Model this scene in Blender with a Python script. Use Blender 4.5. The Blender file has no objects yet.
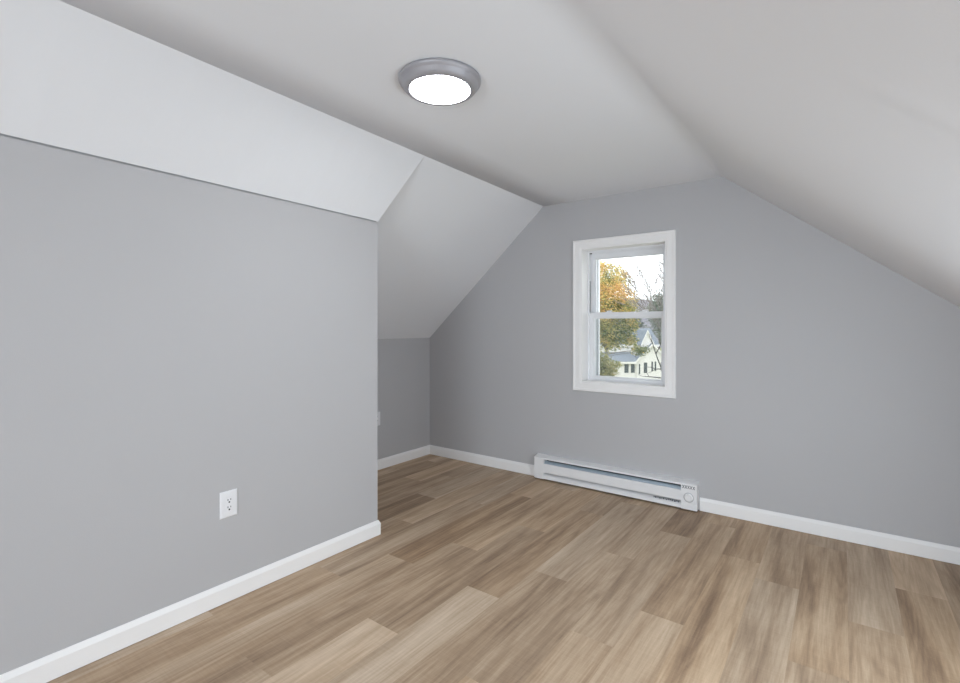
import bpy, bmesh, math, random
from mathutils import Vector, Matrix
random.seed(7)
C = bpy.context.scene.collection
PI = math.pi

# ------------------------------------------------------------------ camera
YAW = 0.6378
EYE = 1.25
cam_d = bpy.data.cameras.new('camera')
cam_d.sensor_width = 36.0
cam_d.lens = 489.7 / 960 * 36.0
cam_d.shift_y = -(341.5 - 326.2) / 960.0
cam_d.clip_start = 0.02
cam_d.clip_end = 2000
cam = bpy.data.objects.new('camera', cam_d)
cam.location = (0, 0, EYE)
cam.rotation_euler = (PI / 2, 0, YAW)
C.objects.link(cam)
bpy.context.scene.camera = cam

# ------------------------------------------------------------------ world, lights, exposure
SKY = 2.8
w = bpy.data.worlds.new('overcast_sky')
bpy.context.scene.world = w
w.use_nodes = True
nt = w.node_tree
bg = nt.nodes['Background']
tc = nt.nodes.new('ShaderNodeTexCoord')
nz = nt.nodes.new('ShaderNodeTexNoise')
nz.inputs['Scale'].default_value = 2.2
nz.inputs['Detail'].default_value = 4
rp = nt.nodes.new('ShaderNodeValToRGB')
rp.color_ramp.elements[0].position = 0.3
rp.color_ramp.elements[0].color = (0.86, 0.89, 0.95, 1)
rp.color_ramp.elements[1].position = 0.75
rp.color_ramp.elements[1].color = (1.0, 1.0, 1.0, 1)
nt.links.new(tc.outputs['Generated'], nz.inputs['Vector'])
nt.links.new(nz.outputs['Fac'], rp.inputs['Fac'])
nt.links.new(rp.outputs['Color'], bg.inputs['Color'])
bg.inputs['Strength'].default_value = SKY


def area(name, loc, direction, sx, sy, power, col, up='Y'):
    l = bpy.data.lights.new(name, 'AREA')
    l.shape = 'RECTANGLE'
    l.size, l.size_y = sx, sy
    l.energy = power
    l.color = col
    o = bpy.data.objects.new(name, l)
    o.location = loc
    o.rotation_euler = Vector(direction).to_track_quat('-Z', up).to_euler()
    C.objects.link(o)
    return o


YR = -3.6                                   # rear wall of the room
# added fill lights at invented windows, out of view behind and to the right
area('added_rear_fill', (-0.22, YR + 0.04, 0.66), (0, 1, 0), 1.7, 1.0, 88.0, (0.80, 0.905, 1.0), 'Y')
KY0, KY1, KZ0, KZ1 = 0.65, 2.4, 0.36, 1.08          # invented low window in the right knee wall
area('added_low_fill', (0.75, (KY0 + KY1) / 2, (KZ0 + KZ1) / 2), (-1, 0, 0), KY1 - KY0 - 0.1, KZ1 - KZ0 - 0.1, 24.0, (0.80, 0.91, 1.0), 'Y')
LAMP = 46.0

vs = bpy.context.scene.view_settings
vs.view_transform = 'Standard'
vs.look = 'None'
vs.gamma = 1.0
vs.use_curve_mapping = False
vs.exposure = 0.0
cy = bpy.context.scene.cycles
cy.max_bounces = 14
cy.diffuse_bounces = 12
cy.transparent_max_bounces = 16
cy.use_denoising = True
cy.sample_clamp_indirect = 4.0

# ------------------------------------------------------------------ materials
MATS = {}


def srgb(r, g, b):
    f = lambda c: (c / 12.92 if c <= 0.04045 else ((c + 0.055) / 1.055) ** 2.4)
    return (f(r / 255), f(g / 255), f(b / 255), 1)


def mat(name, col, rough=0.5, spec=0.4, metal=0.0, noise=0.0, nscale=40.0, bump=0.0, bscale=200.0):
    """plain procedural paint: base colour with slight tone variation and a fine bump"""
    m = bpy.data.materials.new(name)
    m.use_nodes = True
    t = m.node_tree
    b = t.nodes['Principled BSDF']
    b.inputs['Base Color'].default_value = (*col[:3], 1)
    b.inputs['Roughness'].default_value = rough
    b.inputs['Specular IOR Level'].default_value = spec
    b.inputs['Metallic'].default_value = metal
    co = t.nodes.new('ShaderNodeTexCoord')
    if noise > 0:
        n = t.nodes.new('ShaderNodeTexNoise')
        n.inputs['Scale'].default_value = nscale
        n.inputs['Detail'].default_value = 3
        mx = t.nodes.new('ShaderNodeMix')
        mx.data_type = 'RGBA'
        mx.inputs['A'].default_value = tuple(c * (1 - noise) for c in col[:3]) + (1,)
        mx.inputs['B'].default_value = tuple(min(1, c * (1 + noise)) for c in col[:3]) + (1,)
        t.links.new(co.outputs['Object'], n.inputs['Vector'])
        t.links.new(n.outputs['Fac'], mx.inputs['Factor'])
        t.links.new(mx.outputs['Result'], b.inputs['Base Color'])
    if bump > 0:
        n2 = t.nodes.new('ShaderNodeTexNoise')
        n2.inputs['Scale'].default_value = bscale
        n2.inputs['Detail'].default_value = 2
        bp = t.nodes.new('ShaderNodeBump')
        bp.inputs['Strength'].default_value = bump
        bp.inputs['Distance'].default_value = 0.002
        t.links.new(co.outputs['Object'], n2.inputs['Vector'])
        t.links.new(n2.outputs['Fac'], bp.inputs['Height'])
        t.links.new(bp.outputs['Normal'], b.inputs['Normal'])
    MATS[name] = m
    return m


M_WALL = mat('gray_wall_paint', (0.475, 0.472, 0.483), 0.62, 0.3, noise=0.012, nscale=3, bump=0.12, bscale=260)
M_CEIL = mat('white_ceiling_paint', (0.765, 0.775, 0.80), 0.75, 0.2, noise=0.01, nscale=2, bump=0.1, bscale=180)
M_TRIM = mat('white_trim_paint', (0.86, 0.85, 0.845), 0.35, 0.4, noise=0.01, nscale=8)
M_VINYL = mat('white_vinyl', (0.79, 0.80, 0.82), 0.32, 0.45, noise=0.01, nscale=9)
M_HEAT = mat('white_enamel_steel', (0.80, 0.80, 0.81), 0.3, 0.5, noise=0.01, nscale=12)
M_FIN = mat('bluish_aluminium_fins', (0.36, 0.43, 0.50), 0.4, 0.5, 0.3, noise=0.15, nscale=60)
M_HDARK = mat('painted_heater_shade', (0.10, 0.11, 0.13), 0.6, 0.3, noise=0.1, nscale=50)  # dark tone standing for the shade inside the heater
M_MARK = mat('dark_grey_marks', (0.16, 0.17, 0.19), 0.6, 0.2, noise=0.05)
M_DIAL = mat('grey_dial_print', (0.50, 0.50, 0.52), 0.4, 0.4, noise=0.03)
M_NICKEL = mat('brushed_nickel', (0.36, 0.355, 0.38), 0.48, 0.5, 0.3, noise=0.04, nscale=120)
M_PLATE = mat('white_outlet_plastic', (0.80, 0.80, 0.82), 0.3, 0.5, noise=0.01)
M_SLOT = mat('dark_slot', (0.03, 0.03, 0.035), 0.7, 0.2, noise=0.05)
M_WEATHER = mat('dark_weatherstrip', (0.09, 0.09, 0.10), 0.7, 0.2, noise=0.05)
M_SUB = mat('raw_subfloor', (0.2, 0.16, 0.12), 0.8, 0.2, noise=0.1)


def emit(name, col, s):
    m = bpy.data.materials.new(name)
    m.use_nodes = True
    t = m.node_tree
    b = t.nodes['Principled BSDF']
    b.inputs['Base Color'].default_value = (0.85, 0.85, 0.85, 1)
    b.inputs['Emission Color'].default_value = (*col, 1)
    b.inputs['Emission Strength'].default_value = s
    return m


M_DIFF = emit('lit_opal_diffuser', (0.94, 0.975, 1.0), LAMP)


def glass_mat():
    m = bpy.data.materials.new('window_glass')
    m.use_nodes = True
    t = m.node_tree
    t.nodes.remove(t.nodes['Principled BSDF'])
    tr = t.nodes.new('ShaderNodeBsdfTransparent')
    tr.inputs['Color'].default_value = (0.95, 0.965, 0.96, 1)
    gl = t.nodes.new('ShaderNodeBsdfGlossy')
    gl.inputs['Roughness'].default_value = 0.02
    fr = t.nodes.new('ShaderNodeFresnel')
    fr.inputs['IOR'].default_value = 1.25
    mx = t.nodes.new('ShaderNodeMixShader')
    t.links.new(fr.outputs[0], mx.inputs[0])
    t.links.new(tr.outputs[0], mx.inputs[1])
    t.links.new(gl.outputs[0], mx.inputs[2])
    t.links.new(mx.outputs[0], t.nodes['Material Output'].inputs[0])
    return m


def screen_mat():
    m = bpy.data.materials.new('grey_insect_mesh')
    m.use_nodes = True
    t = m.node_tree
    t.nodes.remove(t.nodes['Principled BSDF'])
    tr = t.nodes.new('ShaderNodeBsdfTransparent')
    df = t.nodes.new('ShaderNodeBsdfDiffuse')
    df.inputs['Color'].default_value = (0.25, 0.26, 0.27, 1)
    mx = t.nodes.new('ShaderNodeMixShader')
    mx.inputs[0].default_value = 0.16
    t.links.new(tr.outputs[0], mx.inputs[1])
    t.links.new(df.outputs[0], mx.inputs[2])
    t.links.new(mx.outputs[0], t.nodes['Material Output'].inputs[0])
    return m


M_GLASS = glass_mat()
M_SCREEN = screen_mat()


def floor_mat():
    m = bpy.data.materials.new('oak_vinyl_plank')
    m.use_nodes = True
    t = m.node_tree
    N = t.nodes
    L = t.links
    b = N['Principled BSDF']

    def math_(op, a, c=None, v=None):
        n = N.new('ShaderNodeMath')
        n.operation = op
        for i, s in enumerate((a, c)):
            if s is None:
                continue
            if isinstance(s, (int, float)):
                n.inputs[i].default_value = s
            else:
                L.new(s, n.inputs[i])
        return n.outputs[0]

    def noise(vec, scale, detail=4, rough=0.6, dist=0.0):
        mp = N.new('ShaderNodeMapping')
        mp.inputs['Scale'].default_value = scale
        L.new(vec, mp.inputs['Vector'])
        n = N.new('ShaderNodeTexNoise')
        n.inputs['Scale'].default_value = 1
        n.inputs['Detail'].default_value = detail
        n.inputs['Roughness'].default_value = rough
        n.inputs['Distortion'].default_value = dist
        L.new(mp.outputs[0], n.inputs['Vector'])
        return n.outputs['Fac']

    at = N.new('ShaderNodeAttribute')
    at.attribute_name = 'plank'
    sep = N.new('ShaderNodeSeparateColor')
    L.new(at.outputs['Color'], sep.inputs[0])
    tone, seed, warm = sep.outputs[0], sep.outputs[1], sep.outputs[2]
    tcn = N.new('ShaderNodeTexCoord')
    comb = N.new('ShaderNodeCombineXYZ')
    L.new(math_('MULTIPLY', seed, 37.0), comb.inputs[0])
    L.new(math_('MULTIPLY', seed, 91.0), comb.inputs[1])
    L.new(math_('MULTIPLY', seed, 53.0), comb.inputs[2])
    va = N.new('ShaderNodeVectorMath')
    va.operation = 'ADD'
    L.new(tcn.outputs['Object'], va.inputs[0])
    L.new(comb.outputs[0], va.inputs[1])
    v = va.outputs[0]
    fibre = noise(v, (80, 4.5, 1), 5, 0.75)
    streak = noise(v, (9, 0.5, 1), 4, 0.55, 0.6)
    blotch = noise(v, (4.5, 1.0, 1), 3, 0.5, 0.8)
    # cathedral grain: contour lines of a stretched noise field
    cat = noise(v, (6.5, 0.42, 1), 1, 0.4, 0.25)
    ring = math_('SINE', math_('MULTIPLY', cat, 95.0))
    ring = math_('MULTIPLY', math_('ADD', ring, 1.0), 0.5)
    ring = math_('POWER', ring, 2.2)
    saw = noise(v, (7, 160, 1), 2, 0.5)
    # value in 0..1
    val = math_('MULTIPLY', math_('SUBTRACT', tone, 0.04), 0.72)
    val = math_('ADD', val, math_('MULTIPLY', math_('SUBTRACT', streak, 0.5), 0.95))
    val = math_('ADD', val, math_('MULTIPLY', math_('SUBTRACT', fibre, 0.5), 0.70))
    val = math_('ADD', val, math_('MULTIPLY', math_('SUBTRACT', blotch, 0.5), 0.55))
    val = math_('SUBTRACT', val, math_('MULTIPLY', math_('MULTIPLY', ring, fibre), 0.15))
    val = math_('ADD', val, math_('MULTIPLY', math_('SUBTRACT', saw, 0.5), 0.13))
    dark = math_('POWER', noise(v, (11, 0.6, 1), 3, 0.6, 1.0), 4.0)
    val = math_('SUBTRACT', val, math_('MULTIPLY', dark, 0.85))
    val = math_('ADD', val, 0.325)
    cr = N.new('ShaderNodeValToRGB')
    e = cr.color_ramp.elements
    e[0].position = 0.0
    e[0].color = srgb(108, 89, 73)
    e[1].position = 1.0
    e[1].color = srgb(220, 202, 182)
    for p, c in ((0.28, srgb(144, 122, 102)), (0.5, srgb(174, 151, 127)), (0.75, srgb(198, 177, 154))):
        x = e.new(p)
        x.color = c
    L.new(val, cr.inputs[0])
    # a little greyer or warmer from plank to plank
    mx = N.new('ShaderNodeMix')
    mx.data_type = 'RGBA'
    mx.blend_type = 'MULTIPLY'
    mx.inputs['Factor'].default_value = 1.0
    wr = N.new('ShaderNodeValToRGB')
    wr.color_ramp.elements[0].color = (0.96, 0.98, 1.0, 1)
    wr.color_ramp.elements[1].color = (1.05, 0.98, 0.88, 1)
    hue = math_('ADD', math_('MULTIPLY', warm, 0.7), math_('MULTIPLY', noise(v, (9, 1.4, 1), 2), 0.35))
    L.new(hue, wr.inputs[0])
    L.new(cr.outputs[0], mx.inputs['A'])
    L.new(wr.outputs[0], mx.inputs['B'])
    L.new(mx.outputs['Result'], b.inputs['Base Color'])
    b.inputs['Roughness'].default_value = 0.5
    b.inputs['Specular IOR Level'].default_value = 0.32
    bp = N.new('ShaderNodeBump')
    bp.inputs['Strength'].default_value = 0.25
    bp.inputs['Distance'].default_value = 0.001
    L.new(fibre, bp.inputs['Height'])
    L.new(bp.outputs[0], b.inputs['Normal'])
    return m


M_FLOOR = floor_mat()


# ------------------------------------------------------------------ mesh helpers
def obj(name, bm, m, parent=None, smooth=False, loc=None):
    me = bpy.data.meshes.new(name)
    bmesh.ops.recalc_face_normals(bm, faces=bm.faces)
    bm.to_mesh(me)
    bm.free()
    if smooth:
        me.shade_smooth()
    for mm in (m if isinstance(m, (list, tuple)) else [m]):
        me.materials.append(mm)
    o = bpy.data.objects.new(name, me)
    C.objects.link(o)
    if parent is not None:
        o.parent = parent
    if loc is not None:
        o.location = loc
    return o


def struct(o):
    o['kind'] = 'structure'
    return o


def tag(o, label, cat, group=None, kind=None):
    o['label'] = label
    o['category'] = cat
    if group:
        o['group'] = group
    if kind:
        o['kind'] = kind
    return o


def empty(name, loc=(0, 0, 0), rz=0.0):
    o = bpy.data.objects.new(name, None)
    o.empty_display_size = 0.1
    o.location = loc
    o.rotation_euler = (0, 0, rz)
    C.objects.link(o)
    return o


def box(bm, x0, x1, y0, y1, z0, z1, bevel=0.0, seg=2):
    vs_ = [bm.verts.new(p) for p in ((x0, y0, z0), (x1, y0, z0), (x1, y1, z0), (x0, y1, z0),
                                     (x0, y0, z1), (x1, y0, z1), (x1, y1, z1), (x0, y1, z1))]
    fs = [bm.faces.new([vs_[i] for i in q]) for q in
          ((0, 3, 2, 1), (4, 5, 6, 7), (0, 1, 5, 4), (1, 2, 6, 5), (2, 3, 7, 6), (3, 0, 4, 7))]
    if bevel > 0:
        es = list({e for f in fs for e in f.edges})
        bmesh.ops.bevel(bm, geom=es, offset=bevel, segments=seg, affect='EDGES', profile=0.5)
    return bm


def B(*a, **k):
    bm = bmesh.new()
    return box(bm, *a, **k)


def sweep(bm, prof_a, prof_b, cap=True):
    """prism between two matching closed profiles (lists of 3D points)"""
    a = [bm.verts.new(p) for p in prof_a]
    b = [bm.verts.new(p) for p in prof_b]
    n = len(a)
    for i in range(n):
        j = (i + 1) % n
        bm.faces.new((a[i], a[j], b[j], b[i]))
    if cap:
        bm.faces.new(a[::-1])
        bm.faces.new(b)
    return bm


def loft(bm, rings, cap=True):
    rv = [[bm.verts.new(p) for p in r] for r in rings]
    n = len(rv[0])
    for a, b in zip(rv[:-1], rv[1:]):
        for i in range(n):
            j = (i + 1) % n
            bm.faces.new((a[i], a[j], b[j], b[i]))
    if cap:
        bm.faces.new(rv[0][::-1])
        bm.faces.new(rv[-1])
    return bm


def tube(bm, pts, rad, sides=6):
    rings = []
    for i, p in enumerate(pts):
        p = Vector(p)
        d = (Vector(pts[min(i + 1, len(pts) - 1)]) - Vector(pts[max(i - 1, 0)]))
        d = d.normalized() if d.length > 1e-6 else Vector((0, 0, 1))
        u = d.cross(Vector((0.31, 0.17, 0.93)))
        if u.length < 1e-3:
            u = d.cross(Vector((1, 0, 0)))
        u.normalize()
        v_ = d.cross(u)
        r = rad[i] if isinstance(rad, (list, tuple)) else rad
        rings.append([p + r * (math.cos(2 * PI * k / sides) * u + math.sin(2 * PI * k / sides) * v_) for k in range(sides)])
    return loft(bm, rings)


def lathe(bm, prof, n=48):
    """profile of (radius, z) revolved about Z; open ends closed when radius 0"""
    rings = []
    for r, z in prof:
        if r < 1e-6:
            rings.append([bm.verts.new((0, 0, z))])
        else:
            rings.append([bm.verts.new((r * math.cos(2 * PI * k / n), r * math.sin(2 * PI * k / n), z)) for k in range(n)])
    for a, b in zip(rings[:-1], rings[1:]):
        for i in range(n):
            j = (i + 1) % n
            if len(a) == 1 and len(b) == 1:
                continue
            if len(a) == 1:
                bm.faces.new((a[0], b[j], b[i]))
            elif len(b) == 1:
                bm.faces.new((a[i], a[j], b[0]))
            else:
                bm.faces.new((a[i], a[j], b[j], b[i]))
    return bm


# ------------------------------------------------------------------ room measures (metres)
YB = 3.559                        # back wall with the window
YA = 1.991                        # end of the bumped-out left wall
XK, ZK = -3.25, 1.1375            # low wall of the recess
XKR = 0.756                       # low wall on the right
ZC = 2.2394
SR = 0.7893
xa = lambda y: -2.2395 - 0.0087 * (YA - y)
za = lambda y: 1.8764 + 0.0092 * (YA - y)
xl = lambda y: -1.9864 + 0.024 * (YB - y)
xr = lambda y: -0.6388 - 0.0191 * (YB - y)

# ------------------------------------------------------------------ floor: planks running towards the back wall
PW = 0.1836
PL = 1.22
rows = {}
# joint measured in each visible row (left edge of the row : distance of one joint)
known = {1: 3.06, 0: 2.60, -1: 2.16, -2: 1.55, -3: 2.95, -4: 2.15, -5: 3.06, -6: 1.377, -7: 2.18, -8: 1.86, -9: 1.40,
         -10: 2.18, -11: 3.08, -12: 1.55, -13: 2.235, -14: 2.66, -15: 1.9, -16: 2.886, -17: 2.15, -18: 1.8}
tones = {(1, 1): .74, (1, 0): .33, (0, 1): .52, (0, 0): .47, (-1, 1): .40, (-1, 0): .40, (-2, 1): .46, (-2, 0): .46, (-3, 1): .44, (-3, 0): .44,
         (-4, 1): .42, (-4, 0): .48, (-5, 1): .22, (-5, 0): .52, (-6, 1): .50, (-6, 0): .46, (-7, 1): .60, (-7, 0): .36,
         (-8, 1): .32, (-8, 0): .68, (-9, 1): .46, (-9, 0): .68, (-10, 1): .60, (-10, 0): .44, (-11, 1): .62, (-11, 0): .30,
         (-12, 1): .52, (-12, 0): .52, (-13, 1): .60, (-13, 0): .40, (-14, 1): .60, (-14, 0): .32, (-15, 1): .46, (-15, 0): .5, (-16, 1): .62, (-16, 0): .36}
rnd = random.Random(21)
bm = bmesh.new()
lay = bm.loops.layers.float_color.new('plank')
fx0, fx1, fy0, fy1 = XK - 0.10, XKR + 0.10, YR - 0.10, YB + 0.05
for r in range(-20, 7):
    x0 = 0.0174 + PW * r
    x1 = x0 + PW
    if x1 < fx0 or x0 > fx1:
        continue
    x0c, x1c = max(x0, fx0), min(x1, fx1)
    y = known.get(r, rnd.uniform(0, PL))
    for k in range(-7, 5):
        y0, y1 = y + PL * k, y + PL * (k + 1)
        a, b_ = max(y0, fy0), min(y1, fy1)
        if b_ - a < 0.002:
            continue
        # k = 0 begins at the measured joint (towards the back wall), k = -1 lies before it
        tone = tones.get((r, k + 1), rnd.uniform(0.34, 0.62))
        f = bm.faces.new([bm.verts.new(p) for p in ((x0c, a, 0), (x1c, a, 0), (x1c, b_, 0), (x0c, b_, 0))])
        c = (tone, rnd.random(), rnd.random(), 1)
        for l in f.loops:
            l[lay] = c
struct(obj('floor', bm, M_FLOOR))
struct(obj('floor_underlay', B(fx0, fx1, fy0, fy1, -0.2, -0.004), M_SUB))

# ------------------------------------------------------------------ walls
# window opening in the back wall
OX0, OX1, OZ0, OZ1 = -1.652, -0.998, 0.809, 1.860
WT = 0.24                         # wall thickness


def wall_with_hole(name, y0, y1, X0, X1, Z1, hx0, hx1, hz0, hz1, m):
    bm = bmesh.new()
    box(bm, X0, hx0, y0, y1, -0.1, Z1)
    box(bm, hx1, X1, y0, y1, -0.1, Z1)
    box(bm, hx0, hx1, y0, y1, -0.1, hz0)
    box(bm, hx0, hx1, y0, y1, hz1, Z1)
    bmesh.ops.remove_doubles(bm, verts=bm.verts, dist=1e-5)
    return struct(obj(name, bm, m))


wall_with_hole('wall_back', YB, YB + WT, XK - 0.12, XKR + 0.12, ZC + 0.3, OX0, OX1, OZ0, OZ1, M_WALL)
RX0, RX1, RZ0, RZ1 = -1.12, 0.68, 0.11, 1.21
wall_with_hole('wall_rear', YR - 0.16, YR, XK - 0.12, XKR + 0.12, ZC + 0.3, RX0, RX1, RZ0, RZ1, M_WALL)
# bumped-out left wall; a thin open joint runs under the slope
bm = bmesh.new()


def bump_prof(y):
    X, Z = xa(y), za(y)
    return [(X, y, -0.1), (X, y, Z - 0.006), (X - 0.014, y, Z - 0.006), (X - 0.014, y, Z + 0.012), (X - 0.13, y, Z + 0.012), (X - 0.13, y, -0.1)]


sweep(bm, bump_prof(YR), bump_prof(YA))
struct(obj('wall_left', bm, M_WALL))
# cheek of the bump-out facing the recess
bm = bmesh.new()
rec = lambda X, y: ZC - (xl(y) - X) * (ZC - ZK) / (xl(y) - XK)
y0, y1 = YA - 0.12, YA
pts = [(XK - 0.1, -0.1), (xa(YA) - 0.13, -0.1), (xa(YA) - 0.13, za(YA) + 0.012), (xa(YA) - 0.13, rec(xa(YA) - 0.13, YA) + 0.03),
       (XK - 0.1, ZK + 0.0)]
sweep(bm, [(x, y0, z) for x, z in pts], [(x, y1, z) for x, z in pts])
struct(obj('wall_bump_end', bm, M_WALL))
# low walls
struct(obj('wall_recess', B(XK - 0.12, XK, YA - 0.12, YB, -0.1, ZK), M_WALL))
zr = lambda X, y: ZC - SR * (X - xr(y))
bm = bmesh.new()
for (a, b_, c, d) in ((YR, KY0, -.1, None), (KY1, YB, -.1, None), (KY0, KY1, -.1, KZ0), (KY0, KY1, KZ1, None)):
    ta, tb = (zr(XKR, a) + .02, zr(XKR, b_) + .02) if d is None else (d, d)
    sweep(bm, [(XKR, a, c), (XKR + .12, a, c), (XKR + .12, a, ta), (XKR, a, ta)], [(XKR, b_, c), (XKR + .12, b_, c), (XKR + .12, b_, tb), (XKR, b_, tb)])
struct(obj('wall_right', bm, M_WALL))

# slope above the bumped-out wall (ends at the bump corner with a triangular cheek)
bm = bmesh.new()


def bslope(y):
    X, Z = xa(y) + 0.004, za(y)
    return [(X, y, Z), (xl(y), y, ZC), (xl(y) - 0.02, y, ZC + 0.1), (xa(y) - 0.13, y, ZC + 0.1), (xa(y) - 0.13, y, Z + 0.006), (xa(y) - 0.005, y, Z + 0.006)]


fin = bslope(YA)
for k in (1, 2):                                  # its upper corner runs a little past the bump
    fin[k] = (xl(YA + 0.10) if k == 1 else xl(YA + 0.10) - 0.02, YA + 0.10, fin[k][2])
loft(bm, [bslope(YR + (YA - 0.2 - YR) * k / 40) for k in range(41)] + [fin])
struct(obj('ceiling_slope_left', bm, M_CEIL))
# slope of the recess
bm = bmesh.new()
n0, n1 = YA - 0.13, YB + 0.01
ra = lambda y: [(xl(y), y, ZC), (xl(y), y, ZC + 0.13), (XK - 0.15, y, ZK + 0.0), (XK - 0.15, y, rec(XK - 0.15, y)), (XK, y, ZK)]
sweep(bm, ra(n0), ra(n1))
struct(obj('ceiling_slope_recess', bm, M_CEIL))


# flat ceiling rolling softly into the right-hand slope: one continuous plastered surface
def slope_dev(X, Y):
    """small out-of-flat waves of the hand-plastered right slope (metres, along -z)"""
    sm = lambda t: (lambda q: q * q * (3 - 2 * q))(min(1.0, max(0.0, t)))
    d = 0.0045 * sm((X + 0.06) / 0.15) * math.exp(-((Y - 1.07 - 0.3 * X) / 0.035) ** 2)    # taped sheet joint
    yk = 2.33 + 0.45 * X                                                           # belly before the end wall
    d += 0.020 * (sm((Y - yk + 1.3) / 1.3) if Y < yk else max(0.0, (YB - Y) / (YB - yk)))
    return d


bm = bmesh.new()
ys = []
y = YR - 0.05
while y < YB + 0.02:
    ys.append(y)
    y += 0.0125 if 0.95 < y < 1.4 else 0.05
ys.append(YB + 0.02)
ts = [0.0, 0.5, 0.9]              # flat part, as a fraction from left edge to the ridge roll
grid = []
for Y in ys:
    row = []
    L_, R_ = xl(Y), xr(Y)
    roll = 0.10
    for t in (0, .25, .5, .75):
        row.append((L_ + (R_ - roll - L_) * t, ZC))
    # quadratic bezier roll
    pA, pB, pC = (R_ - roll, ZC), (R_, ZC), (R_ + roll * .8, ZC - SR * roll * .8)
    fade = min(1.0, max(0.0, (YB - 0.02 - Y) / 0.5))       # crisp where it meets the end wall
    for k in range(9):
        t = k / 8
        bx = (1 - t) ** 2 * pA[0] + 2 * t * (1 - t) * pB[0] + t * t * pC[0]
        bz = (1 - t) ** 2 * pA[1] + 2 * t * (1 - t) * pB[1] + t * t * pC[1]
        cz = ZC - max(0.0, SR * (bx - R_))
        row.append((bx, bz * fade + cz * (1 - fade)))
    for X in (-0.42, -0.34, -0.25, -0.15, -0.05, 0.0, 0.05, 0.12, 0.2, 0.28, 0.36, 0.5, 0.6, XKR + 0.1):
        g = min(1.0, (X - R_) / 0.25)
        row.append((X, ZC - SR * (X - R_) - slope_dev(X, Y) * g))
    grid.append([bm.verts.new((x, Y, z)) for x, z in row])
for i in range(len(grid) - 1):
    for j in range(len(grid[0]) - 1):
        q = (grid[i][j], grid[i + 1][j], grid[i + 1][j + 1], grid[i][j + 1])
        bm.faces.new(q)
ce = obj('ceiling', bm, M_CEIL, smooth=True)
struct(ce)
md = ce.modifiers.new('board', 'SOLIDIFY')
md.thickness = 0.06
# make the board grow upwards whatever the normal direction
md.offset = 1.0 if ce.data.polygons[0].normal.z > 0 else -1.0


# ------------------------------------------------------------------ baseboards
BH, BT = 0.0868, 0.013
BP = [(0, 0.0), (BT, 0.0), (BT, BH - 0.020), (BT - 0.0025, BH - 0.014), (BT - 0.008, BH - 0.002), (BT - 0.0105, BH), (0, BH)]


def baseboard(name, p0, p1, out, m0=0.0, m1=0.0):
    """p0, p1 on the wall line, out = unit vector into the room, m = mitre at each end (moves with thickness)"""
    p0, p1, out = Vector(p0), Vector(p1), Vector(out)
    d = (p1 - p0).normalized()
    bm = bmesh.new()
    A = [p0 + out * t + d * (m0 * t) + Vector((0, 0, z + 0.0025)) for t, z in BP]
    Bq = [p1 + out * t - d * (m1 * t) + Vector((0, 0, z + 0.0025)) for t, z in BP]
    sweep(bm, A, Bq)
    return struct(obj(name, bm, M_TRIM))


baseboard('baseboard_left', (xa(YR), YR, 0), (xa(YA), YA, 0), (1, 0, 0), 0, -1)
baseboard('baseboard_bump_end', (xa(YA), YA, 0), (XK, YA, 0), (0, 1, 0), -1, 1)
baseboard('baseboard_recess', (XK, YA, 0), (XK, YB, 0), (1, 0, 0), 1, 1)
HL, HR = -2.036, -0.785            # baseboard heater ends
baseboard('baseboard_back_left', (XK, YB, 0), (HL - 0.002, YB, 0), (0, -1, 0), 1, 0)
baseboard('baseboard_back_right', (HR + 0.006, YB, 0), (XKR, YB, 0), (0, -1, 0), 0, 1)
baseboard('baseboard_right', (XKR, YB, 0), (XKR, YR, 0), (-1, 0, 0), 1, 1)


# ------------------------------------------------------------------ windows
def ring_frame(bm, x0, x1, z0, z1, wl, wr_, wb, wt, y0, y1, bevel=0.003):
    """four rails of a rectangular frame"""
    box(bm, x0, x0 + wl, y0, y1, z0, z1, bevel)
    box(bm, x1 - wr_, x1, y0, y1, z0, z1, bevel)
    box(bm, x0 + wl, x1 - wr_, y0, y1, z0, z0 + wb, bevel)
    box(bm, x0 + wl, x1 - wr_, y0, y1, z1 - wt, z1, bevel)
    return bm


def casing(name, x0, x1, z0, z1, cw, y, parent):
    """mitred picture-frame casing with a raised outer bead"""
    prof = [(0, 0.0), (0, 0.010), (0.004, 0.0125), (cw - 0.020, 0.0135), (cw - 0.016, 0.0175), (cw - 0.004, 0.0185), (cw, 0.014), (cw, 0.0)]
    bm = bmesh.new()
    cs = []
    for (sx, sz, px, pz) in ((-1, -1, x0, z0), (1, -1, x1, z0), (1, 1, x1, z1), (-1, 1, x0, z1)):
        cs.append([(px + sx * t, y - h, pz + sz * t) for t, h in prof])
    rv = [[bm.verts.new(p) for p in c] for c in cs]
    n = len(prof)
    for k in range(4):
        a, b_ = rv[k], rv[(k + 1) % 4]
        for i in range(n):
            j = (i + 1) % n
            bm.faces.new((a[i], a[j], b_[j], b_[i]))
    return obj(name, bm, M_TRIM, parent)


win = struct(empty('window_1', ((OX0 + OX1) / 2, YB, OZ0)))
wl_ = lambda o: (setattr(o, 'matrix_parent_inverse', Matrix.Translation(win.location).inverted()), o)[1]
wl_(casing('casing', OX0, OX1, OZ0, OZ1, 0.063, YB, win))
# jamb liner boards
JT = 0.012
bm = bmesh.new()
ring_frame(bm, OX0 - 0.001, OX1 + 0.001, OZ0 - 0.001, OZ1 + 0.001, JT, JT, JT, JT, YB - 0.008, 3.665, 0.001)
wl_(obj('jamb', bm, M_TRIM, win))
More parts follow.
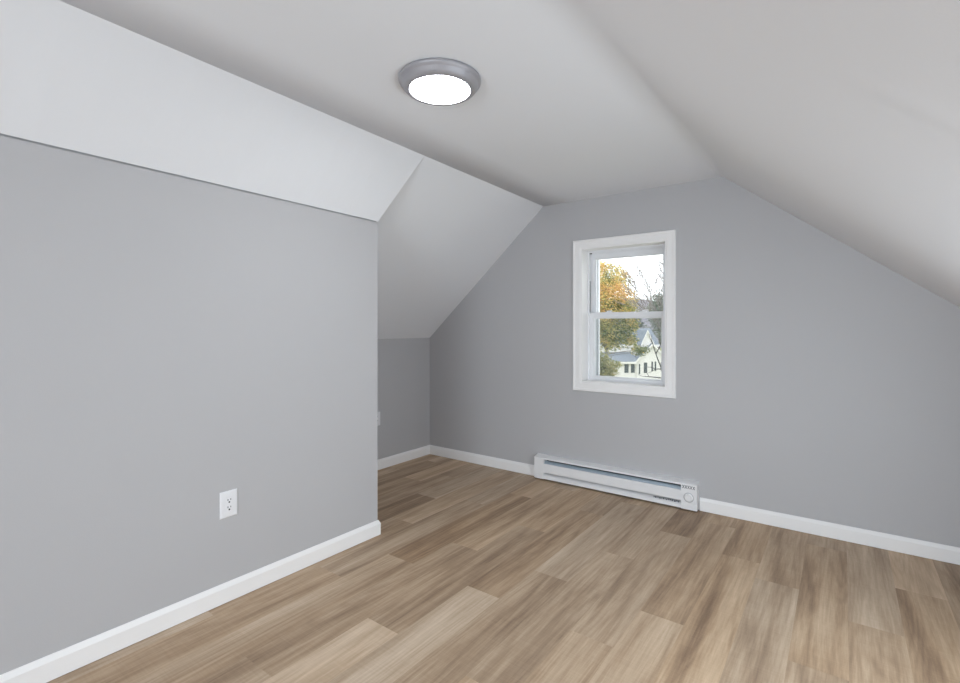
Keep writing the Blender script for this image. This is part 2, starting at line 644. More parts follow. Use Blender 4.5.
# vinyl unit frame with tracks
fx_0, fx_1, fz_0, fz_1 = OX0 + 0.001, OX1 - 0.001, OZ0 + 0.001, OZ1 - 0.001
bm = bmesh.new()
ring_frame(bm, fx_0, fx_1, fz_0, fz_1, 0.024, 0.024, 0.020, 0.026, 3.662, 3.672, 0.002)
ring_frame(bm, fx_0, fx_1, fz_0, fz_1, 0.015, 0.015, 0.014, 0.016, 3.672, 3.775, 0.001)
ring_frame(bm, fx_0 + 0.015, fx_1 - 0.015, fz_0 + 0.014, fz_1 - 0.016, 0.010, 0.010, 0.008, 0.012, 3.702, 3.709, 0.001)
ring_frame(bm, fx_0, fx_1, fz_0, fz_1, 0.055, 0.055, 0.035, 0.045, 3.776, 3.80, 0.002)
wl_(obj('window_frame', bm, M_VINYL, win))
# dark weatherstrip showing in the left track
bm = bmesh.new()
box(bm, fx_0 + 0.0235, fx_0 + 0.0262, 3.6725, 3.677, 1.362, 1.61)
box(bm, fx_0 + 0.0155, fx_0 + 0.030, 3.690, 3.7015, fz_1 - 0.030, fz_1 - 0.0165)
wl_(obj('weatherstrip', bm, M_WEATHER, win))
sx0, sx1 = OX0 + 0.020, OX1 - 0.020


def sash(name, z0, z1, wb, wt, y0, y1, st, st2):
    bm = bmesh.new()
    ring_frame(bm, sx0, sx1, z0, z1, st, st2, wb, wt, y0, y1, 0.003)
    # stepped glazing bead
    b_ = 0.007
    ring_frame(bm, sx0 + st, sx1 - st2, z0 + wb, z1 - wt, b_, b_, b_, b_, y0 + 0.008, y1 - 0.004, 0.0015)
    s = wl_(obj(name, bm, M_VINYL, win))
    g = obj('glass', B(sx0 + st + 0.003, sx1 - st2 - 0.003, y0 + 0.015, y0 + 0.019, z0 + wb + 0.003, z1 - wt - 0.003), M_GLASS, s)
    g.matrix_parent_inverse = Matrix.Identity(4)
    return s


lower = sash('lower_sash', OZ0 + 0.015, 1.357, 0.026, 0.047 - 0.007, 3.673, 3.703, 0.033, 0.046)
upper = sash('upper_sash', 1.311, OZ1 - 0.018, 0.043, 0.052, 3.7105, 3.741, 0.031, 0.044)
for lx in (-1.475, -1.195):
    bm = bmesh.new()
    box(bm, lx - 0.027, lx + 0.027, 3.676, 3.702, 1.357, 1.362, 0.001)
    box(bm, lx - 0.016, lx + 0.016, 3.679, 3.699, 1.362, 1.371, 0.003)
    box(bm, lx - 0.004, lx + 0.030, 3.676, 3.684, 1.365, 1.373, 0.002)
    k = obj('sash_lock', bm, M_VINYL, lower)
# insect screen outside the lower half
bm = bmesh.new()
ring_frame(bm, sx0 + 0.006, sx1 - 0.006, OZ0 + 0.018, 1.350, 0.016, 0.016, 0.016, 0.016, 3.752, 3.762, 0.001)
fr = wl_(obj('screen_frame', bm, M_VINYL, win))
bm = bmesh.new()
box(bm, sx0 + 0.020, sx1 - 0.020, 3.7565, 3.7575, OZ0 + 0.032, 1.331)
obj('screen_mesh', bm, M_SCREEN, fr)

# invented rear window behind the camera, added to go with its fill light
win2 = struct(empty('added_window_2', ((RX0 + RX1) / 2, YR, RZ0)))
inv2 = Matrix.Translation(win2.location).inverted()
bm = bmesh.new()
ring_frame(bm, RX0, RX1, RZ0, RZ1, 0.05, 0.05, 0.05, 0.05, YR - 0.11, YR - 0.05, 0.003)
box(bm, (RX0 + RX1) / 2 - 0.025, (RX0 + RX1) / 2 + 0.025, YR - 0.105, YR - 0.055, RZ0 + 0.05, RZ1 - 0.05, 0.003)
o = obj('window_frame', bm, M_VINYL, win2)
o.matrix_parent_inverse = inv2
o = obj('glass', B(RX0 + .04, RX1 - .04, YR - 0.085, YR - 0.08, RZ0 + .04, RZ1 - .04), M_GLASS, win2)
o.matrix_parent_inverse = inv2
bm = bmesh.new()
for (a, b_, c, d) in ((RX0 - .07, RX0, RZ0 - .07, RZ1 + .07), (RX1, RX1 + .07, RZ0 - .07, RZ1 + .07)):
    box(bm, a, b_, YR, YR + 0.016, c, d, 0.003)
for (c, d) in ((RZ0 - .07, RZ0), (RZ1, RZ1 + .07)):
    box(bm, RX0, RX1, YR, YR + 0.016, c, d, 0.003)
o = obj('casing', bm, M_TRIM, win2)
o.matrix_parent_inverse = inv2
# invented low window in the right knee wall, unseen, added for brightness
win3 = struct(empty('added_window_3', (XKR + 0.06, (KY0 + KY1) / 2, KZ0)))
inv3 = Matrix.Translation(win3.location).inverted()
bm = bmesh.new()
for (a, b_, c, d) in ((KY0, KY0 + .045, KZ0, KZ1), (KY1 - .045, KY1, KZ0, KZ1), (KY0 + .045, KY1 - .045, KZ0, KZ0 + .045), (KY0 + .045, KY1 - .045, KZ1 - .045, KZ1),
                      ((KY0 + KY1) / 2 - .02, (KY0 + KY1) / 2 + .02, KZ0 + .045, KZ1 - .045)):
    box(bm, XKR + .04, XKR + .10, a, b_, c, d, 0.002)
o = obj('window_frame', bm, M_TRIM, win3)
o.matrix_parent_inverse = inv3
o = obj('glass', B(XKR + .068, XKR + .073, KY0 + .04, KY1 - .04, KZ0 + .04, KZ1 - .04), M_GLASS, win3)
o.matrix_parent_inverse = inv3

# ------------------------------------------------------------------ ceiling light
cl = empty('ceiling_light', (-1.298, 1.482, ZC))
tag(cl, 'round flush ceiling light with lit white diffuser and gray metal ring', 'ceiling light')
bm = bmesh.new()
lathe(bm, [(0.0, 0.0), (0.158, 0.0), (0.1635, -0.003), (0.165, -0.009), (0.1625, -0.016), (0.156, -0.020), (0.153, -0.024), (0.148, -0.034), (0.140, -0.043),
           (0.131, -0.0455), (0.1225, -0.0465), (0.121, -0.044), (0.121, -0.034), (0.0, -0.036)], 96)
ho = obj('housing', bm, M_NICKEL, cl, smooth=True)
ho['label'] = 'stepped brushed gray metal ring'
bm = bmesh.new()
lathe(bm, [(0.1205, -0.036), (0.1205, -0.0425), (0.116, -0.0465), (0.10, -0.0495), (0.06, -0.0515), (0.0, -0.052)], 72)
df = obj('diffuser', bm, M_DIFF, cl, smooth=True)
df['label'] = 'glowing white diffuser'


# ------------------------------------------------------------------ outlets
def outlet(label, loc, rz):
    """plate lies in the local XZ plane, facing local -Y"""
    o = empty('wall_outlet', loc, rz)
    tag(o, label, 'outlet', None)
    bm = bmesh.new()
    w2, h2 = 0.0395, 0.060
    # plate with chamfered rim
    rings = []
    for (i, yy) in ((0, -0.0002), (0, -0.0025), (0.0035, -0.006), (0.006, -0.0066)):
        rings.append([(-w2 + i, yy, -h2 + i), (w2 - i, yy, -h2 + i), (w2 - i, yy, h2 - i), (-w2 + i, yy, h2 - i)])
    loft(bm, rings)
    obj('cover_plate', bm, M_PLATE, o)
    ins = obj('receptacle', B(-0.0165, 0.0165, -0.0085, -0.0065, -0.0335, 0.0335, 0.0012), M_PLATE, o)
    for s in (-1, 1):
        zc = s * 0.0168
        bm = bmesh.new()
        box(bm, -0.0078, -0.0048, -0.0089, -0.0083, zc - 0.0005, zc + 0.0085)
        box(bm, 0.0048, 0.0078, -0.0089, -0.0083, zc + 0.0005, zc + 0.0080)
        ring = [(0.0040 * math.cos(a), 0.0040 * math.sin(a)) for a in [k * PI / 6 for k in range(12)]]
        loft(bm, [[(a, -0.0089, zc - 0.0072 + b_) for a, b_ in ring], [(a, -0.0083, zc - 0.0072 + b_) for a, b_ in ring]])
        obj('plug_slots', bm, M_SLOT, ins)
    for s in (-1, 1):
        bm = bmesh.new()
        ring = [(0.0028 * math.cos(a), 0.0028 * math.sin(a)) for a in [k * PI / 6 for k in range(12)]]
        loft(bm, [[(a, -0.0076, s * 0.0485 + b_) for a, b_ in ring], [(a, -0.0066, s * 0.0485 + b_) for a, b_ in ring]])
        obj('screw', bm, M_PLATE, o)
    return o


outlet('white duplex outlet on the large gray left wall above its baseboard', (xa(1.109), 1.109, 0.442), PI / 2)
outlet('white outlet plate on the low recess wall, half hidden by the wall corner', (XK, 2.878, 0.445), PI / 2)

# ------------------------------------------------------------------ baseboard heater
HD = 0.060
ht = empty('baseboard_heater', ((HL + HR) / 2, YB, 0.0))
tag(ht, 'long white electric baseboard heater on the floor under the window', 'heater')
hx0, hx1 = HL - ht.location.x, HR - ht.location.x
cap_l, cap_r = 0.086, 0.102
yF = -HD                                        # front face (local y)
obj('back_plate', B(hx0 + 0.002, hx1 - 0.002, -0.004, -0.0005, 0.012, 0.188), M_HEAT, ht)
# hood: sloping top with a front lip
bm = bmesh.new()
pr = [(-0.0005, 0.186), (-0.0005, 0.194), (yF + 0.004, 0.1815), (yF, 0.178), (yF, 0.169), (yF + 0.002, 0.169), (yF + 0.002, 0.175), (yF + 0.006, 0.1775)]
sweep(bm, [(hx0 + cap_l, y, z) for y, z in pr], [(hx1 - cap_r, y, z) for y, z in pr])
obj('hood', bm, M_HEAT, ht)
# air deflector seen in the upper slot
bm = bmesh.new()
pr = [(yF + 0.006, 0.128), (yF + 0.012, 0.128), (yF + 0.018, 0.145), (yF + 0.025, 0.1525), (yF + 0.024, 0.1545), (yF + 0.016, 0.148)]
sweep(bm, [(hx0 + cap_l - .004, y, z) for y, z in pr], [(hx1 - cap_r + .004, y, z) for y, z in pr])
obj('air_deflector', bm, M_FIN, ht)
# dark sheet behind the slots, its colour painting the shade in the cavity
obj('cavity_shade', B(hx0 + cap_l - .004, hx1 - cap_r + .004, -0.0075, -0.0042, 0.014, 0.184), M_HDARK, ht)
# front panel, slightly folded
bm = bmesh.new()
pr = [(yF + 0.008, 0.134), (yF, 0.1325), (yF - 0.0015, 0.128), (yF - 0.0015, 0.068), (yF + 0.001, 0.062), (yF + 0.010, 0.059), (yF + 0.010, 0.061), (yF + 0.003, 0.064), (yF + 0.0005, 0.069), (yF + 0.0005, 0.127), (yF + 0.002, 0.1305), (yF + 0.008, 0.132)]
sweep(bm, [(hx0 + cap_l - .003, y, z) for y, z in pr], [(hx1 - cap_r + .003, y, z) for y, z in pr])
obj('front_panel', bm, M_HEAT, ht)
# curved lower tray with front lip
bm = bmesh.new()
pr = [(yF, 0.012), (yF, 0.030), (yF + 0.003, 0.034), (yF + 0.012, 0.041), (yF + 0.024, 0.049), (yF + 0.032, 0.053), (yF + 0.033, 0.050), (yF + 0.025, 0.045), (yF + 0.014, 0.037), (yF + 0.003, 0.028), (yF + 0.003, 0.012)]
sweep(bm, [(hx0 + cap_l - .003, y, z) for y, z in pr], [(hx1 - cap_r + .003, y, z) for y, z in pr])
obj('lower_tray', bm, M_HEAT, ht)
# heating element fins
bm = bmesh.new()
for k in range(58):
    x = hx0 + cap_l + 0.02 + k * (hx1 - cap_r - hx0 - cap_l - 0.04) / 57
    box(bm, x - 0.0006, x + 0.0006, yF + 0.014, -0.012, 0.078, 0.126)
fins = obj('heating_element', bm, M_FIN, ht)
# end caps
for nm, a, b_ in (('end_cap', hx0, hx0 + cap_l), ('control_box', hx1 - cap_r, hx1)):
    bm = bmesh.new()
    pr = [(-0.0006, 0.010), (-0.0006, 0.196), (yF + 0.004, 0.183), (yF - 0.003, 0.179), (yF - 0.003, 0.052), (yF - 0.001, 0.0495), (yF - 0.001, 0.0475), (yF - 0.003, 0.045), (yF - 0.003, 0.010)]
    sweep(bm, [(a, y, z) for y, z in pr], [(b_, y, z) for y, z in pr])
    cap = obj(nm, bm, M_HEAT, ht)
# row of small vent crosses at the top of the control box
bm = bmesh.new()
for k in range(5):
    x = hx1 - 0.086 + k * 0.0165
    z = 0.161
    for s in (-1, 1):
        a = Vector((x - 0.006, yF - 0.0034, z - s * 0.0105))
        d = Vector((0.012, 0, s * 0.021))
        n = Vector((-d.z, 0, d.x)).normalized() * 0.0019
        sweep(bm, [a - n, a + n, a + n + Vector((0, 0.001, 0)), a - n + Vector((0, 0.001, 0))],
              [a + d - n, a + d + n, a + d + n + Vector((0, 0.001, 0)), a + d - n + Vector((0, 0.001, 0))])
obj('vent_slots', bm, M_MARK, cap)
# thermostat knob
bm = bmesh.new()
kx, kz = hx1 - 0.052, 0.092
nk = 40
rings = []
for r, yy in ((0.0275, -0.0030), (0.0275, -0.0045), (0.0225, -0.0055), (0.0215, -0.0160), (0.0195, -0.0180)):
    rings.append([(kx + r * (1 + (0.03 if (k % 2 and r < 0.025) else 0)) * math.cos(2 * PI * k / nk), yF + yy, kz + r * math.sin(2 * PI * k / nk)) for k in range(nk)])
loft(bm, rings)
kn = obj('knob', bm, M_HEAT, cap)
bm = bmesh.new()
loft(bm, [[(kx + r * math.cos(2 * PI * k / nk), yF + yy, kz + r * math.sin(2 * PI * k / nk)) for k in range(nk)] for r, yy in ((0.033, -0.0028), (0.033, -0.0034))])
obj('dial', bm, M_DIAL, cap)['label'] = 'light gray printed dial behind the knob'
# short dark strokes in the lower slot, at its right end
bm = bmesh.new()
rr = random.Random(3)
x = hx1 - cap_r - 0.185
while x < hx1 - cap_r - 0.012:
    wdt = rr.uniform(0.004, 0.013)
    zz = 0.050 + rr.uniform(-0.002, 0.002)
    yy = yF + 0.003
    sweep(bm, [(x, yy - .001, zz - .005), (x + wdt, yy - .001, zz - .005), (x + wdt, yy, zz - .005), (x, yy, zz - .005)],
          [(x, yy - .001, zz + .005), (x + wdt, yy - .001, zz + .005), (x + wdt, yy, zz + .005), (x, yy, zz + .005)])
    x += wdt + rr.uniform(0.002, 0.005)
obj('slot_marks', bm, M_MARK, ht)

# ------------------------------------------------------------------ outside: seen through the window
CR = Vector((math.cos(YAW), math.sin(YAW), 0))
CF = Vector((-math.sin(YAW), math.cos(YAW), 0))
GZ = -7.2


def leaf_mat(name, cols, nscale=0.5):
    m = bpy.data.materials.new(name)
    m.use_nodes = True
    t = m.node_tree
    b = t.nodes['Principled BSDF']
    b.inputs['Roughness'].default_value = 0.6
    b.inputs['Specular IOR Level'].default_value = 0.2
    at = t.nodes.new('ShaderNodeAttribute')
    at.attribute_name = 'leaf'
    cr = t.nodes.new('ShaderNodeValToRGB')
    e = cr.color_ramp.elements
    e[0].position, e[0].color = 0.0, cols[0]
    e[1].position, e[1].color = 1.0, cols[-1]
    for i, c in enumerate(cols[1:-1]):
        e.new((i + 1) / (len(cols) - 1)).color = c
    n = t.nodes.new('ShaderNodeTexNoise')
    n.inputs['Scale'].default_value = nscale
    n.inputs['Detail'].default_value = 2
    co = t.nodes.new('ShaderNodeTexCoord')
    t.links.new(co.outputs['Object'], n.inputs['Vector'])
    ad = t.nodes.new('ShaderNodeMath')
    ad.operation = 'MULTIPLY_ADD'
    ad.inputs[1].default_value = 1.5
    t.links.new(n.outputs['Fac'], ad.inputs[0])
    sb = t.nodes.new('ShaderNodeMath')
    sb.operation = 'SUBTRACT'
    sb.inputs[1].default_value = 0.75
    t.links.new(at.outputs['Fac'], sb.inputs[0])
    t.links.new(sb.outputs[0], ad.inputs[2])
    t.links.new(ad.outputs[0], cr.inputs[0])
    t.links.new(cr.outputs[0], b.inputs['Base Color'])
    tl = t.nodes.new('ShaderNodeBsdfTranslucent')
    t.links.new(cr.outputs[0], tl.inputs['Color'])
    mx = t.nodes.new('ShaderNodeMixShader')
    mx.inputs[0].default_value = 0.35
    t.links.new(b.outputs[0], mx.inputs[1])
    t.links.new(tl.outputs[0], mx.inputs[2])
    t.links.new(mx.outputs[0], t.nodes['Material Output'].inputs[0])
    return m


M_AUT = leaf_mat('autumn_leaves', [srgb(116, 128, 92), srgb(152, 160, 114), srgb(208, 196, 138), srgb(236, 204, 138), srgb(232, 190, 146)])
M_GRN = leaf_mat('late_green_leaves', [srgb(98, 108, 78), srgb(138, 146, 108), srgb(174, 172, 130), srgb(204, 182, 130)])
M_EVG = leaf_mat('evergreen_needles', [srgb(108, 116, 112), srgb(138, 146, 138), srgb(170, 174, 166)])
M_BARK = mat('grey_bark', srgb(134, 128, 128), 0.9, 0.1, noise=0.2, nscale=2)
M_BARK2 = mat('dark_bark', srgb(66, 64, 68), 0.9, 0.1, noise=0.2, nscale=4)
M_SIDE = mat('white_siding', srgb(236, 234, 234), 0.6, 0.3, noise=0.02, nscale=1)
M_ROOF = mat('blue_grey_shingles', srgb(134, 142, 152), 0.85, 0.2, noise=0.15, nscale=3)
M_HWIN = mat('dark_house_glass', srgb(80, 88, 96), 0.2, 0.5, noise=0.1, nscale=2)
M_LAWN = mat('autumn_lawn', srgb(150, 155, 110), 0.95, 0.1, noise=0.2, nscale=0.3)
M_HILL = mat('haze_tinted_wooded_hillside', srgb(138, 136, 144), 0.95, 0.05, noise=0.14, nscale=0.06)  # distance haze is mixed into this grey-lavender woodland colour


def blob_tree(name, label, group, base, blobs, n, size, lm, trunk_r, seed, orange=None):
    """crown of loose leaf clusters around several blobs, with trunk and limbs"""
    rg = random.Random(seed)
    o = empty(name, base)
    tag(o, label, 'tree', group)
    bm = bmesh.new()
    lay = bm.loops.layers.float_color.new('leaf')
    tot = sum(b[3] ** 2 for b in blobs)
    for (bx, by, bz, br) in blobs:
        cl_n = max(6, int(n * br * br / tot))
        for _ in range(cl_n):
            d = Vector((rg.gauss(0, 1), rg.gauss(0, 1), rg.gauss(0, 1))).normalized()
            rr_ = br * (rg.random() ** 0.45) * (1 + 0.18 * math.sin(d.x * 9 + d.z * 7 + seed) + rg.gauss(0, 0.05))
            p = Vector((bx, by, bz)) + d * rr_
            q = Vector((rg.gauss(0, 1), rg.gauss(0, 1), rg.gauss(0, 1))).normalized()
            u = q.cross(Vector((0.2, 0.3, 0.9))).normalized()
            v_ = q.cross(u)
            s = size * rg.uniform(0.6, 1.4)
            f = bm.faces.new([bm.verts.new(p + a) for a in (u * s, v_ * s * 0.55 + u * 0.2 * s, -u * s, -v_ * s * 0.55 + u * 0.2 * s)])
            h = 0.5 + rg.gauss(0, 0.16)
            if orange:
                h += orange(p, rg)
            for l in f.loops:
                l[lay] = (h, h, h, 1)
    obj('foliage', bm, lm, o)
    bm = bmesh.new()
    top = max(b[2] for b in blobs)
    tube(bm, [(0, 0, 0), (0.1, 0, top * 0.3), (-0.1, 0.1, top * 0.6), (0, 0, top)], [trunk_r, trunk_r * .8, trunk_r * .55, trunk_r * .15], 8)
    for (bx, by, bz, br) in blobs:
        z0 = max(top * 0.25, bz - br * 1.1)
        tube(bm, [(0, 0, z0), (bx * .5, by * .5, z0 + (bz - z0) * .6), (bx, by, bz)], [min(trunk_r * .4, br * .06), min(trunk_r * .28, br * .045), br * .012], 5)
    obj('trunk', bm, M_BARK, o)
    return o


def at_(lat, dep, z=GZ):
    """outside layout: metres to the right of and ahead of the window's line of sight"""
    p = CR * lat + CF * dep
    return Vector((p.x, p.y, z))


# ground and wooded hill far behind
bm = bmesh.new()
ng = 24
gv = [[bm.verts.new(at_(-60 + 200 * i / ng, 9 + 330 * j / ng, GZ + (0 if j else 0) + 0.35 * math.sin(i * 1.7 + j))) for i in range(ng + 1)] for j in range(ng + 1)]
for j in range(ng):
    for i in range(ng):
        bm.faces.new((gv[j][i], gv[j][i + 1], gv[j + 1][i + 1], gv[j + 1][i]))
lawn = obj('lawn', bm, M_LAWN, smooth=True)
struct(lawn)
bm = bmesh.new()
nh = 60
hv = []
for j in range(14):
    t = j / 13
    row = []
    for i in range(nh + 1):
        lat = -120 + 460 * i / nh
        crest = 27 + 9 * math.sin(lat * 0.021 + 1.9) + 2.0 * math.sin(lat * 0.13) + 0.8 * math.sin(lat * 0.41)
        z = GZ + (crest - GZ) * math.sin(t * PI / 2) + 0.7 * math.sin(i * 2.3 + j * 3.1) * t
        row.append(bm.verts.new(at_(lat, 190 + 190 * t, z)))
    hv.append(row)
for j in range(13):
    for i in range(nh):
        bm.faces.new((hv[j][i], hv[j][i + 1], hv[j + 1][i + 1], hv[j + 1][i]))
struct(obj('hills', bm, M_HILL, smooth=True))

# neighbouring house: local x to the right, local y away, origin on the ground
HDIST = 75.0
PXM = HDIST / 489.7
hz = lambda v: (326.2 - v) * PXM + EYE - GZ            # height above ground of a level seen in the view
hxp = lambda u: (u - 640) * PXM
house = empty('house', at_((640 - 480) * PXM, HDIST, GZ), YAW)
tag(house, 'white two storey house with blue gray gabled roofs behind the autumn trees', 'house')


def gable_block(nm, x0, x1, y0, y1, ze, zp, ridge_along_x=False, over=0.35):
    """walls with a gable roof; wall and roof are separate parts"""
    bm = bmesh.new()
    xm, ym = (x0 + x1) / 2, (y0 + y1) / 2
    if ridge_along_x:
        pr = [(y0, 0), (y1, 0), (y1, ze), (ym, zp), (y0, ze)]
        sweep(bm, [(x0, a, b_) for a, b_ in pr], [(x1, a, b_) for a, b_ in pr])
    else:
        pr = [(x0, 0), (x1, 0), (x1, ze), (xm, zp), (x0, ze)]
        sweep(bm, [(a, y0, b_) for a, b_ in pr], [(a, y1, b_) for a, b_ in pr])
    obj('wall', bm, M_SIDE, house)
    bm = bmesh.new()
    th = 0.16
    if ridge_along_x:
        sl = (zp - ze) / (ym - y0)
        pr = [(y0 - over, ze - sl * over), (ym, zp), (y1 + over, ze - sl * over), (y1 + over, ze - sl * over + th), (ym, zp + th), (y0 - over, ze - sl * over + th)]
        pr = [(a, b_ + 0.02) for a, b_ in pr]
        sweep(bm, [(x0 - over, a, b_) for a, b_ in pr], [(x1 + over, a, b_) for a, b_ in pr])
    else:
        sl = (zp - ze) / (xm - x0)
        pr = [(x0 - over, ze - sl * over), (xm, zp), (x1 + over, ze - sl * over), (x1 + over, ze - sl * over + th), (xm, zp + th), (x0 - over, ze - sl * over + th)]
        pr = [(a, b_ + 0.02) for a, b_ in pr]
        sweep(bm, [(a, y0 - over + 0.05, b_) for a, b_ in pr], [(a, y1, b_) for a, b_ in pr])
    rf = obj('roof', bm, M_ROOF, house)
    # white rake / fascia boards
    bm = bmesh.new()
    if not ridge_along_x:
        for s in (-1, 1):
            e = (xm + s * (xm - x0 + over), ze - sl * over)
            a = [(e[0], y0 - over, e[1] - .12), (xm, y0 - over, zp - .12), (xm, y0 - over, zp + .26), (e[0], y0 - over, e[1] + .22)]
            sweep(bm, a, [(p[0], p[1] + .08, p[2]) for p in a])
    else:
        box(bm, x0 - over, x1 + over, y0 - over - .06, y0 - over + .02, ze - sl * over - .12, ze - sl * over + .2)
    obj('fascia', bm, M_SIDE, rf)
    return rf


def house_window(u0, u1, v0, v1, y):
    x0, x1, z0, z1 = hxp(u0), hxp(u1), hz(v1), hz(v0)
    bm = bmesh.new()
    ring_frame(bm, x0 - .1, x1 + .1, z0 - .1, z1 + .1, .1, .1, .1, .1, y - 0.07, y, 0.0)
    f = obj('house_window', bm, M_SIDE, house)
    bm = bmesh.new()
    box(bm, x0, x1, y - 0.03, y + 0.01, z0, z1)
    p = obj('pane', bm, M_HWIN, f)


# main block, ridge running left-right
gable_block('main', hxp(560), hxp(662), 2.2, 10.0, hz(345), hz(329.5), True)
# narrow upper gable
gable_block('upper', hxp(643.6), hxp(653.8), 0.6, 6.0, hz(342.5), hz(331.5), False, 0.25)
# front gable wing
gable_block('wing', hxp(636.5), hxp(668), 0.0, 5.0, hz(361), hz(344.5), False, 0.4)
house_window(638.6, 640.2, 364, 374, 0.0)
house_window(643.6, 647.2, 362.5, 373, 0.0)
house_window(651.2, 653.0, 361.5, 371, 0.0)
house_window(654.4, 656.2, 361.5, 371, 0.0)
house_window(660.6, 663.4, 362, 371, 0.0)
# porch in front of the main block: lean-to roof, posts, wall with windows
bm = bmesh.new()
pr = [(-0.3, hz(362.0)), (2.2, hz(353.8)), (2.2, hz(352.8)), (-0.3, hz(361.0))]
sweep(bm, [(hxp(585), a, b_) for a, b_ in pr], [(hxp(637), a, b_) for a, b_ in pr])
rf = obj('porch_roof', bm, M_ROOF, house)
obj('fascia', B(hxp(585), hxp(636), -0.38, -0.3, hz(363.6), hz(361.6)), M_SIDE, rf)
bm = bmesh.new()
box(bm, hxp(590), hxp(636.4), 0.25, 2.2, 0, hz(363))
obj('wall', bm, M_SIDE, house)
house_window(600, 606, 364.5, 373, 0.25)
house_window(624.8, 629, 364.2, 373, 0.25)
house_window(631.2, 635.2, 364.2, 373, 0.25)
for u in (638, 642.3):  # two small white blocks at the main ridge
    obj('roof_block', B(hxp(u) - .2, hxp(u) + .2, 5.7, 6.2, hz(331), hz(327.6), 0.03), M_SIDE, house)

# garage roof line further left, partly hidden
# autumn maple
TD = 45.0
tp = TD / 489.7
tl = lambda u: (u - 606) * tp
tz = lambda v: (326.2 - v) * tp + EYE - GZ


def maple_hue(p, rg):
    # the lower and inner leaves of the crown have not turned yet
    z = p.z
    k = (z - tz(312)) / 3.2
    return max(-0.36, min(0.14, 0.22 * k)) + rg.gauss(0, .12) - (0.30 if math.sin(p.x * 2.1 + 1) + math.sin(p.z * 2.6) + math.sin(p.y * 2 + p.x) > 0.75 else 0)


bl = []
for (u, v, r, dy) in ((600, 285, 1.5, 0), (612, 280, 1.45, .4), (620, 287, 1.2, -.5), (626, 301, 1.1, .2), (604, 300, 1.9, -.6),
                      (617, 308, 1.5, .5), (630, 313, .9, 0), (599, 322, 1.8, .4), (612, 328, 1.5, -.6), (625, 328, 1.1, .4), (633, 325, .6, 0),
                      (601, 338, 1.15, .3), (613, 343, .8, -.2), (624, 339, .85, 0), (631, 340, .6, .3), (585, 300, 2.2, 0), (580, 325, 2.0, .3),
                      (636, 349, .5, .1), (645, 349, .42, .1), (641, 351, .45, -.1), (604, 268, .6, 0), (598, 265, .6, .2), (611, 266, .32, 0), (618, 271, .30, 0), (625, 276, .3, 0)):
    bl.append((tl(u), dy, tz(v), r))
blob_tree('maple_tree', 'big orange and yellow autumn tree outside the window', None, at_((606 - 480) * tp, TD), bl, 30000, 0.085, M_AUT, 0.18, 5, maple_hue)
# greener tree low at the left of the pane
TD2 = 38.0
tp = TD2 / 489.7
bl = []
for (u, v, r, dy) in ((598, 360, .95, 0), (606, 366, .75, .3), (600, 374, 1.0, -.3), (611, 371, .55, .2), (613, 364, .42, -.2), (619, 364, .3, 0), (590, 370, 1.2, 0), (605, 381, 1.0, 0)):
    bl.append(((u - 601) * tp, dy, (326.2 - v) * tp + EYE - GZ, r))
blob_tree('young_tree', 'low olive green tree at the bottom left of the window view', None, at_((601 - 480) * tp, TD2), bl, 6500, 0.07, M_GRN, 0.07, 9)
# loose gray-green trees right behind the house
TD3 = 110.0
tp = TD3 / 489.7
for (lab, u0, blobs, sd) in (('gray green leafy tree at the right edge of the view, behind the house', 659,
                              ((659, 296, 1.5), (656, 303, 2.0), (662, 302, 2.2), (653, 311, 1.8), (660, 312, 2.4), (666, 308, 2.6), (657, 321, 2.4), (665, 322, 2.6), (662, 334, 2.6)), 31),
                             ('pale thin tree standing just left of the gray green tree', 648,
                              ((648, 318, 1.1), (645, 323, 1.2), (651, 325, 1.3), (648, 331, 1.5), (643, 329, 1.0)), 32)):
    blob_tree('leafy_tree', lab, None, at_((u0 - 480) * tp, TD3 + (sd - 31) * 8), [((u - u0) * tp, rnd.uniform(-.6, .6), (326.2 - v) * tp + EYE - GZ, r) for u, v, r in blobs],
              7000 if sd == 31 else 1800, 0.17, M_EVG, 0.25, sd)


# bare trees
def bare_tree(name, label, base, first, seed, m, depth, ang, ratio):
    rg = random.Random(seed)
    o = empty(name, base)
    tag(o, label, 'tree')
    bm = bmesh.new()

    def grow(p, d, length, r, lev):
        pts, rad = [p], [r]
        q, dd = p.copy(), d.copy()
        n = 4
        for k in range(n):
            dd = dd if length > 7 else (dd + Vector((rg.gauss(0, .09), rg.gauss(0, .09), rg.gauss(0, .07) + 0.03))).normalized()
            q = q + dd * length / n
            pts.append(q.copy())
            rad.append(max(0.0105, r * (1 - 0.45 * (k + 1) / n)))
        tube(bm, pts, rad, 5 if lev > 1 else 4)
        if lev == 0:
            return
        nb = 3
        for b_ in range(nb):
            k = min(n, 2 + b_ % 3)
            ax = Vector((rg.gauss(0, 1), rg.gauss(0, 1), rg.gauss(0, .4))).normalized()
            nd = (Matrix.Rotation(rg.uniform(.5, 1.0) * ang * (1 if b_ % 2 else -1), 3, ax) @ dd).normalized()
            grow(pts[k], nd, length * ratio * rg.uniform(.8, 1.15), r * 0.5, lev - 1)

    for (p, d, l, r, lev) in first:
        grow(Vector(p), Vector(d).normalized(), l, r, lev)
    obj('trunk', bm, m, o)
    return o


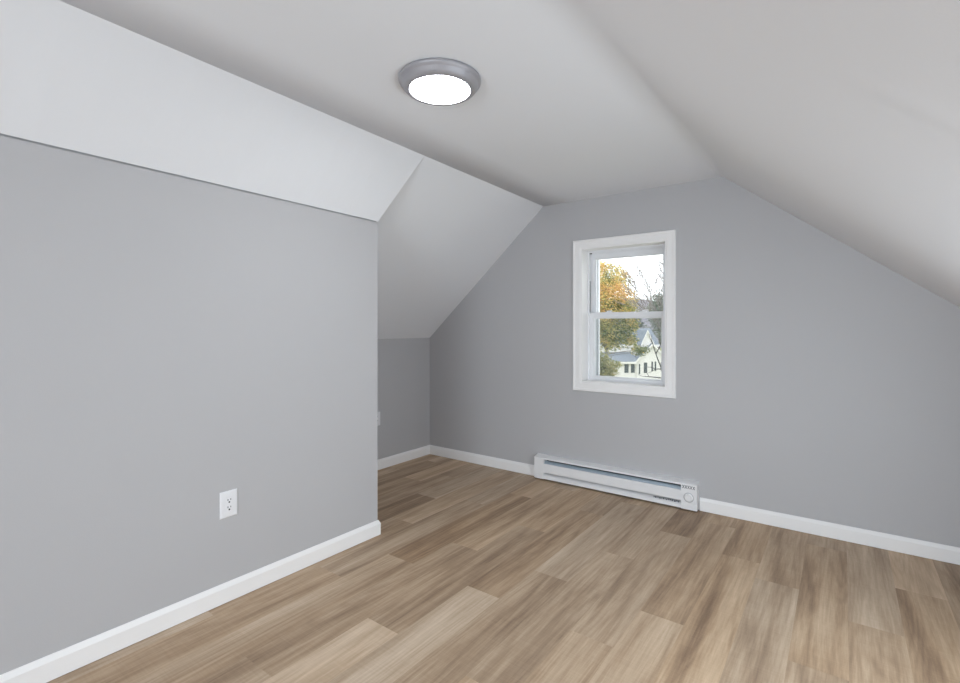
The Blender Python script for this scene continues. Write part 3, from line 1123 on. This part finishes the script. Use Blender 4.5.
BD = 40.0
bp_ = BD / 489.7
limbs = [((0, 0, 0), (0, 0, 1), 8.5, 0.13, 0)]
for (lx, l, r, z) in ((-0.30, 3.3, .030, 7.4), (0.05, 3.6, .034, 7.5), (-0.75, 2.7, .028, 7.2), (-0.12, 3.8, .034, 7.6), (-1.05, 2.3, .026, 7.4), (0.25, 3.2, .03, 7.5),
                      (-0.50, 3.2, .030, 7.8), (-0.3, 3.4, .03, 8.4), (-0.62, 3.3, .03, 8.0), (0.0, 3.4, .03, 8.2), (-0.42, 3.6, .03, 7.0), (-0.85, 3.0, .03, 7.7)):
    limbs.append(((0, 0, z), tuple(CR * lx + CF * lx * .3 + Vector((0, 0, 1))), l, r, 4))
bare_tree('bare_tree', 'leafless tree with fine gray branches against the sky', at_((668 - 480) * bp_, BD), limbs, 12, M_BARK, 3, 0.55, 0.6)
# close bare tree, its limbs crossing the front of the white house
ND = 24.0
np_ = ND / 489.7
nz_ = lambda v: (326.2 - v) * np_ + EYE - GZ
nx_ = lambda u: (u - 667) * np_
o = empty('bare_tree', at_((667 - 480) * np_, ND))
tag(o, 'dark bare tree close by, its limbs crossing the white house', 'tree')
bm = bmesh.new()
vv = lambda u, v, dy=0: tuple(CR * nx_(u) + CF * dy + Vector((0, 0, nz_(v))))
tube(bm, [(0, 0, 0), vv(667.5, 395), vv(666, 380), vv(662.5, 371), vv(658, 360), vv(654.5, 350), vv(652, 341), vv(651, 334)],
     [.10, .05, .045, .034, .028, .022, .015, .008], 7)
tube(bm, [vv(667, 381), vv(661.5, 378), vv(655, 377.2), vv(648, 376.6), vv(642, 376.3), vv(638, 374)], [.04, .034, .028, .02, .014, .008], 6)
tube(bm, [vv(661.5, 369), vv(657, 369.2, .1), vv(652, 367.5, .2), vv(648, 367.2, .2)], [.03, .024, .016, .008], 5)
tube(bm, [vv(656, 369, .1), vv(653, 372, .2), vv(649, 374, .3)], [.016, .012, .006], 5)
tube(bm, [vv(649, 376.6), vv(647, 373), vv(644, 371.5)], [.016, .010, .005], 5)
tube(bm, [vv(667, 384), vv(668, 360), vv(666, 340), vv(665, 320)], [.08, .06, .045, .03], 6)
tube(bm, [vv(656, 354), vv(660, 346), vv(662, 338), vv(662.5, 330)], [.03, .022, .014, .008], 5)
tube(bm, [vv(653, 344), vv(650, 338), vv(649, 333)], [.02, .012, .006], 5)
obj('trunk', bm, M_BARK2, o)
